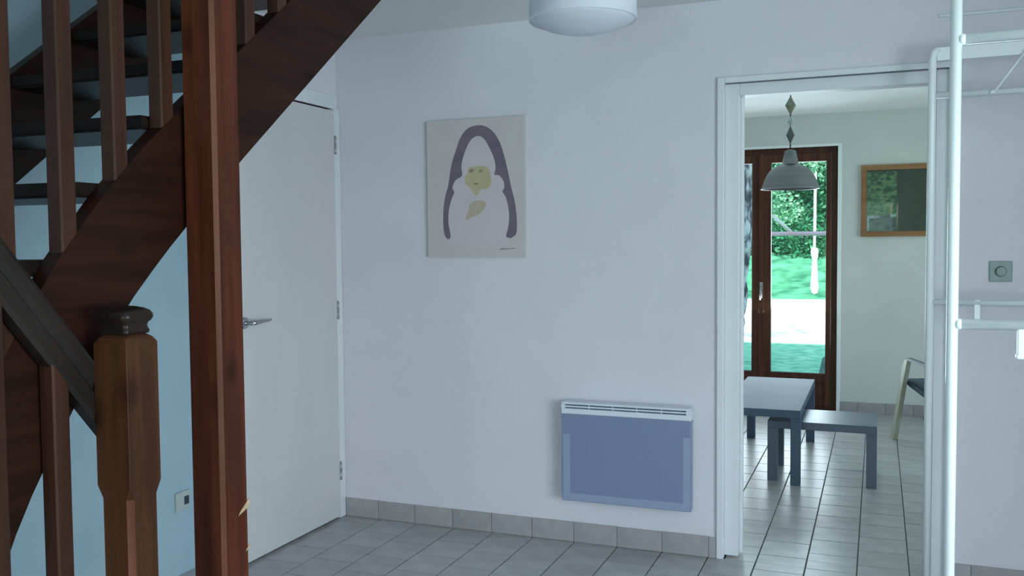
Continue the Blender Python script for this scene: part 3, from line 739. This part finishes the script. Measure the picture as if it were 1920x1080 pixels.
for x in (.02, W_-.02):
    bm = bmesh.new()
    pts = [(x, -.02, 0.0), (x, -.07, .15), (x, -.12, .30), (x, -.165, .44), (x, -.205, .56), (x, -.225, .592)]
    ws = [.058, .048, .046, .046, .050, .040]
    rings = []
    for p, w__ in zip(pts, ws): rings.append([bm.verts.new((p[0]+sx*.016, p[1]+sy*w__/2, p[2])) for sx, sy in ((-1, -1), (1, -1), (1, 1), (-1, 1))])
    for a, b_ in zip(rings, rings[1:]):
        for k in range(4): bm.faces.new((a[k], a[(k+1) % 4], b_[(k+1) % 4], b_[k]))
    bm.faces.new(rings[0][::-1]); bm.faces.new(rings[-1])
    link('leg', bm, M['birch'], ac)
    bm = bmesh.new(); bar(bm, (x, -.70, .0), (x, -.60, .585), .032, .045); link('leg', bm, M['birch'], ac)
    bm = bmesh.new(); bar(bm, (x, -.235, .598), (x, -.70, .575), .034, .018); link('armrest', bm, M['arm'], ac)
bm = bmesh.new(); prism(bm, [(-.145, .455), (-.66, .375), (-.66, .30), (-.15, .405)], 'X', .038, W_-.038)
bmesh.ops.bevel(bm, geom=bm.edges[:], offset=.015, segments=3, affect='EDGES'); link('seat_cushion', bm, M['cushion'], ac, True)
bm = bmesh.new(); prism(bm, [(-.60, .40), (-.68, .40), (-.86, .92), (-.79, .93)], 'X', .045, W_-.045)
bmesh.ops.bevel(bm, geom=bm.edges[:], offset=.015, segments=3, affect='EDGES'); link('backrest', bm, M['cushion'], ac, True)

# ------------------------------------------------------------------ dining pendant with wooden beads
dl = thing('dome_lamp', 'brushed aluminium dome lamp hanging on a string of faceted beads', 'lamp', (-.507, 5.9, 0))
bm = bmesh.new()
outer = [(.034, 1.962), (.040, 1.93), (.048, 1.888), (.058, 1.880), (.078, 1.874), (.105, 1.858), (.130, 1.832), (.150, 1.795), (.163, 1.758), (.170, 1.738), (.176, 1.733)]
inner = [(r-.003, z-.002) for r, z in outer[::-1]]
lathe(bm, outer+inner+[outer[0]], n=56); link('lamp_shade', bm, M['grey_metal'], dl)
bm = bmesh.new(); lathe(bm, [(0, 1.972), (.012, 1.972), (.034, 1.964), (.034, 1.958), (0, 1.958)], n=32); link('shade_cap', bm, M['grey_metal'], dl)
bm = bmesh.new(); lathe(bm, [(0, 1.79), (.02, 1.80), (.03, 1.83), (.02, 1.87), (.018, 1.96), (0, 1.96)], n=20); link('bulb', bm, M['bead_light'], dl)
bm = bmesh.new(); tube(bm, [(0, 0, 1.97), (0, 0, CE-.02)], .0035, 8); lathe(bm, [(0, CE), (.045, CE), (.04, CE-.02), (0, CE-.03)], n=24); link('cord', bm, M['dark'], dl)
def bead(zc, hh, r, n, m_, nm, rot=0):
    bm = bmesh.new(); c0 = .18
    prof = [(r*.12, zc-hh), (r, zc), (r*.12, zc+hh)]
    rings = [[bm.verts.new((q*math.cos(rot+2*math.pi*k/n), q*math.sin(rot+2*math.pi*k/n), z)) for k in range(n)] for q, z in prof]
    for a, b_ in zip(rings, rings[1:]):
        for k in range(n): bm.faces.new((a[k], a[(k+1) % n], b_[(k+1) % n], b_[k]))
    bm.faces.new(rings[0][::-1]); bm.faces.new(rings[-1]); return link(nm, bm, m_, dl)
for zc, hh, r, n, m_, lab in ((2.240, .052, .033, 6, M['bead_wood'], 'large olive brown bead'), (2.143, .031, .023, 5, M['bead_light'], 'small pale clear bead'), (2.060, .050, .026, 6, M['bead_dark'], 'dark grey bead'), (1.995, .010, .007, 8, M['bead_dark'], None), (2.118, .008, .006, 8, M['bead_wood'], None), (2.318, .012, .008, 8, M['bead_dark'], None), (2.306, .008, .006, 8, M['bead_wood'], None)):
    o = bead(zc, hh, r, n, m_, 'bead', .3)
    if lab: o['label'] = lab

# ------------------------------------------------------------------ framed picture on the garden wall, its glass reflection painted in
GX0, GX1, GZ0, GZ1 = -.135, .428, 1.445, 2.021
fp = thing('framed_print', 'oak framed green garden picture on the far dining room wall', 'picture', ((GX0+GX1)/2, WF, GZ0))
fo = ((GX0+GX1)/2, WF, GZ0); fw = .042
def fb(name, lo, hi, m_, bev=0, parent=fp): return B(name, lo, hi, m_, parent, bev, fo)
bm = bmesh.new(); y0, y1 = WF-.028, WF
box(bm, (GX0, y0, GZ0), (GX0+fw, y1, GZ1), 0, .002); box(bm, (GX1-fw, y0, GZ0), (GX1, y1, GZ1), 0, .002)
box(bm, (GX0+fw, y0, GZ0), (GX1-fw, y1, GZ0+fw), 0, .002); box(bm, (GX0+fw, y0, GZ1-fw), (GX1-fw, y1, GZ1), 0, .002)
bmesh.ops.translate(bm, verts=bm.verts, vec=(-fo[0], -fo[1], -fo[2])); link('frame', bm, M['oak'], fp)
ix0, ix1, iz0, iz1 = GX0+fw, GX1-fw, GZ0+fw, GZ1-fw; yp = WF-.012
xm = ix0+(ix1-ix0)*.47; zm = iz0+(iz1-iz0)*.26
fb('print', (ix0, yp, iz0), (ix1, WF-.002, iz1), M['print_dark'])  # dark base of the painted reflection
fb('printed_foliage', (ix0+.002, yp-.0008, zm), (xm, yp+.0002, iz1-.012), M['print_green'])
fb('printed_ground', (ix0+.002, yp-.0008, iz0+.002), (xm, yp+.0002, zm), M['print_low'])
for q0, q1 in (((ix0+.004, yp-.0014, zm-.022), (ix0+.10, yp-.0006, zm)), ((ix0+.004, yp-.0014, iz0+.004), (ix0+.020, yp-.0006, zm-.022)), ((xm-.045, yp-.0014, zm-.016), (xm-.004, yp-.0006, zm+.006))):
    fb('printed_fence', q0, q1, M['print_white'])  # pale bits of the reflected scene, painted on
fb('pane', (ix0, WF-.020, iz0), (ix1, WF-.018, iz1), M['glass'])

# ------------------------------------------------------------------ garden
multi('ground_garden', [((-14, WF+.25, -.35), (10, 14.6, -.14))], M['grass'])
multi('ground_lawn', [((-14, 14.6, -.35), (10, 26.0, -.145))], M['lawn'])
bm = bmesh.new(); nx, ny = 60, 16; G = []
for j in range(ny+1):
    row = []
    for i in range(nx+1):
        x = -16+30*i/nx; y = 25.9+4.6*j/ny; t_ = j/ny
        z = -.15+1.15*(t_**1.2)+random.uniform(-.05, .05)*(1 if j else 0); row.append(bm.verts.new((x, y, z)))
    G.append(row)
for j in range(ny):
    for i in range(nx): bm.faces.new((G[j][i], G[j][i+1], G[j+1][i+1], G[j+1][i]))
struct(link('ground_bank', bm, M['bank'], smooth=True))
multi('ground_front', [((-14, -20, -.35), (12, -2.72, -.14)), ((3.32, -2.72, -.35), (12, WF+.25, -.14))], M['grass'])

def leaf_cloud(name, pts, size, material, parent, stretch=1.6):
    vs = []; fs = []
    for (x, y, z) in pts:
        s = size*random.uniform(.55, 1.3); a = Vector((random.gauss(0, 1), random.gauss(0, 1), random.gauss(0, .6))).normalized(); n_ = a.orthogonal().normalized()
        n_.rotate(Matrix.Rotation(random.uniform(0, 6.28), 3, a)); c = Vector((x, y, z)); i = len(vs); m_ = a.cross(n_)
        vs += [c-a*s*stretch/2, c+n_*s/2+m_*s*.12, c+a*s*stretch/2, c-n_*s/2+m_*s*.12]; fs.append((i, i+1, i+2, i+3))
    me = bpy.data.meshes.new(name); me.from_pydata([tuple(v) for v in vs], [], fs); me.materials.append(material)
    o = bpy.data.objects.new(name, me); C.objects.link(o); o.parent = parent; o['kind'] = 'stuff'; return o
hg = thing('hedge', 'tall dark green leafy hedge at the far end of the garden', 'hedge', (0, 30.5, .9))
bm = bmesh.new(); nx, nz = 70, 18; G = []
for k in range(nz+1):
    row = []
    for i in range(nx+1):
        x = -14+26*i/nx; z = -.3+6.5*k/nz; row.append(bm.verts.new((x, .2+.25*math.sin(x*1.3)+.2*math.sin(z*2.1+x)+random.uniform(-.12, .12)+.05*z, z)))
    G.append(row)
for k in range(nz):
    for i in range(nx): bm.faces.new((G[k][i], G[k][i+1], G[k+1][i+1], G[k+1][i]))
ext = bmesh.ops.extrude_face_region(bm, geom=bm.faces[:]); bmesh.ops.translate(bm, verts=[e for e in ext['geom'] if isinstance(e, bmesh.types.BMVert)], vec=(0, 1.4, 0))
link('hedge_core', bm, M['hedge_core'], hg)
pts = []
for _ in range(42000):
    x = random.uniform(-14, 12); z = random.uniform(-.3, 6.2); pts.append((x, .05+.25*math.sin(x*1.3)+.2*math.sin(z*2.1+x)+.05*z-abs(random.gauss(0, .16)), z))
leaf_cloud('leaves', pts, .095, M['leaf_dark'], hg)
# tree close to the terrace: rough trunk out of the left pane, pale leaves
trp = thing('garden_tree', 'garden tree with rough grey bark and pale leaves left outside the garden door', 'tree', (-2.05, 12.0, -.15))
bm = bmesh.new(); NR = 28; rings = []
for k in range(40):
    z = 4.2*k/39; cx = .0+.165*min(z, 1.75); r = .36-.045*z
    rings.append([bm.verts.new((cx+(r+.035*math.sin(5*a_+z*3)+random.uniform(-.03, .03))*math.cos(a_), (r+random.uniform(-.03, .03))*math.sin(a_), z)) for a_ in [2*math.pi*q/NR for q in range(NR)]])
for a, b_ in zip(rings, rings[1:]):
    for q in range(NR): bm.faces.new((a[q], a[(q+1) % NR], b_[(q+1) % NR], b_[q]))
bm.faces.new(rings[0][::-1]); bm.faces.new(rings[-1]); link('trunk', bm, M['bark'], trp)
bm = bmesh.new()
for e in ((1.6, .9, 3.2), (-1.4, .6, 4.8), (.3, -1.2, 4.6), (1.1, 1.6, 4.9)):
    tube(bm, [(.28, 0, 3.0), (e[0]*.5, e[1]*.5, 3.0+(e[2]-3)*.7+.5), e], [.10, .06, .02], 8)
link('branches', bm, M['bark'], trp)
pts = []
cl = [((.72, 1.6, 2.25), .22), ((.92, 1.7, 1.98), .16), ((.74, 1.5, 2.50), .24), ((1.2, 1.7, 2.62), .22), ((.70, 1.7, 1.98), .14)] + [((random.uniform(-2.2, 2.2), random.uniform(-1.6, 2.2), random.uniform(3.6, 5.4)), .7) for _ in range(22)] + [((1.0, 1.4, 2.95), .35), ((1.3, 1.2, 3.3), .4)]
for (c, s) in cl:
    for _ in range(170 if s < .5 else 260): pts.append(tuple(c[q]+random.gauss(0, s*.5) for q in range(3)))
leaf_cloud('leaves', pts, .042, M['leaf_pale'], trp)

sf = thing('swing_frame', 'faded red and white play frame bar across the lawn', 'play frame', (0, 11, -.145))
bm = bmesh.new(); tube(bm, [(-1.20, 0, 1.646), (1.2, 0, 1.640)], .026, 12); link('bar', bm, M['pink'], sf)
for x in (-1.20, 1.2):
    bm = bmesh.new(); tube(bm, [(x, 0, 0), (x, 0, 1.70)], .035, 10); link('leg', bm, M['pink'], sf)
bm = bmesh.new(); tube(bm, [(-1.14, .03, 1.86), (-.93, .03, 1.66)], .020, 10); link('brace', bm, M['rope'], sf)
rp = thing('climbing_rope', 'pale knotted climbing rope hanging over the lawn', 'rope', (-.957, 15.6, 0))
bm = bmesh.new(); tube(bm, [(.0, 0, 4.4), (.008, 0, 3.0), (.0, 0, 1.5), (-.004, 0, 1.27)], .022, 8); link('rope', bm, M['rope'], rp)
bm = bmesh.new(); lathe(bm, [(0, 1.32), (.045, 1.30), (.062, 1.24), (.05, 1.17), (.034, 1.10), (.05, 1.0), (.046, .9), (.058, .78), (.062, .66), (.04, .58), (0, .56)], n=14)
for v in bm.verts: v.co += Vector((random.uniform(-.008, .008), random.uniform(-.008, .008), 0))
link('knotted_end', bm, M['rope'], rp)
bm = bmesh.new(); tube(bm, [(-2.6, 0, 4.42), (2.6, 0, 4.40)], .06, 10); link('crossbeam', bm, M['rope'], rp)
for x in (-2.6, 2.6):
    bm = bmesh.new(); tube(bm, [(x, 0, -.145), (x, 0, 4.46)], .06, 10); link('post', bm, M['rope'], rp)
bm = bmesh.new(); bmesh.ops.create_icosphere(bm, subdivisions=3, radius=1)
for v in bm.verts:
    k = 1+.14*math.sin(5*v.co.x+2)*math.sin(4*v.co.z+1)+random.uniform(-.04, .04); v.co = Vector((v.co.x*.17*k, v.co.y*.2*k, v.co.z*.26*k))
rk = link('garden_rock', bm, M['rock'], loc=(-.375, 9.5, .06)); tag(rk, 'grey garden stone outside the lower right corner of the garden door', 'stone')

# unseen shrubs added to green the reflections and bounce through the rear window
for (nm, x, y, lab) in (('garden_shrub', -1.5, -11, 'dense green shrub outside the rear window, left one'), ('garden_shrub', 3.0, -12, 'dense green shrub outside the rear window, right one')):
    sh = thing(nm, lab, 'shrub', (x, y, -.15)); pts = []
    for _ in range(2500):
        v = Vector((random.gauss(0, 1), random.gauss(0, 1), random.gauss(0, 1))).normalized(); pts.append((v.x*2.0, v.y*1.2, 1.6+v.z*1.5))
    leaf_cloud('leaves', pts, .2, M['leaf_pale'], sh)
    bm = bmesh.new(); tube(bm, [(0, 0, 0), (0, 0, 1.6)], [.12, .06], 8); link('stem', bm, M['bark'], sh)
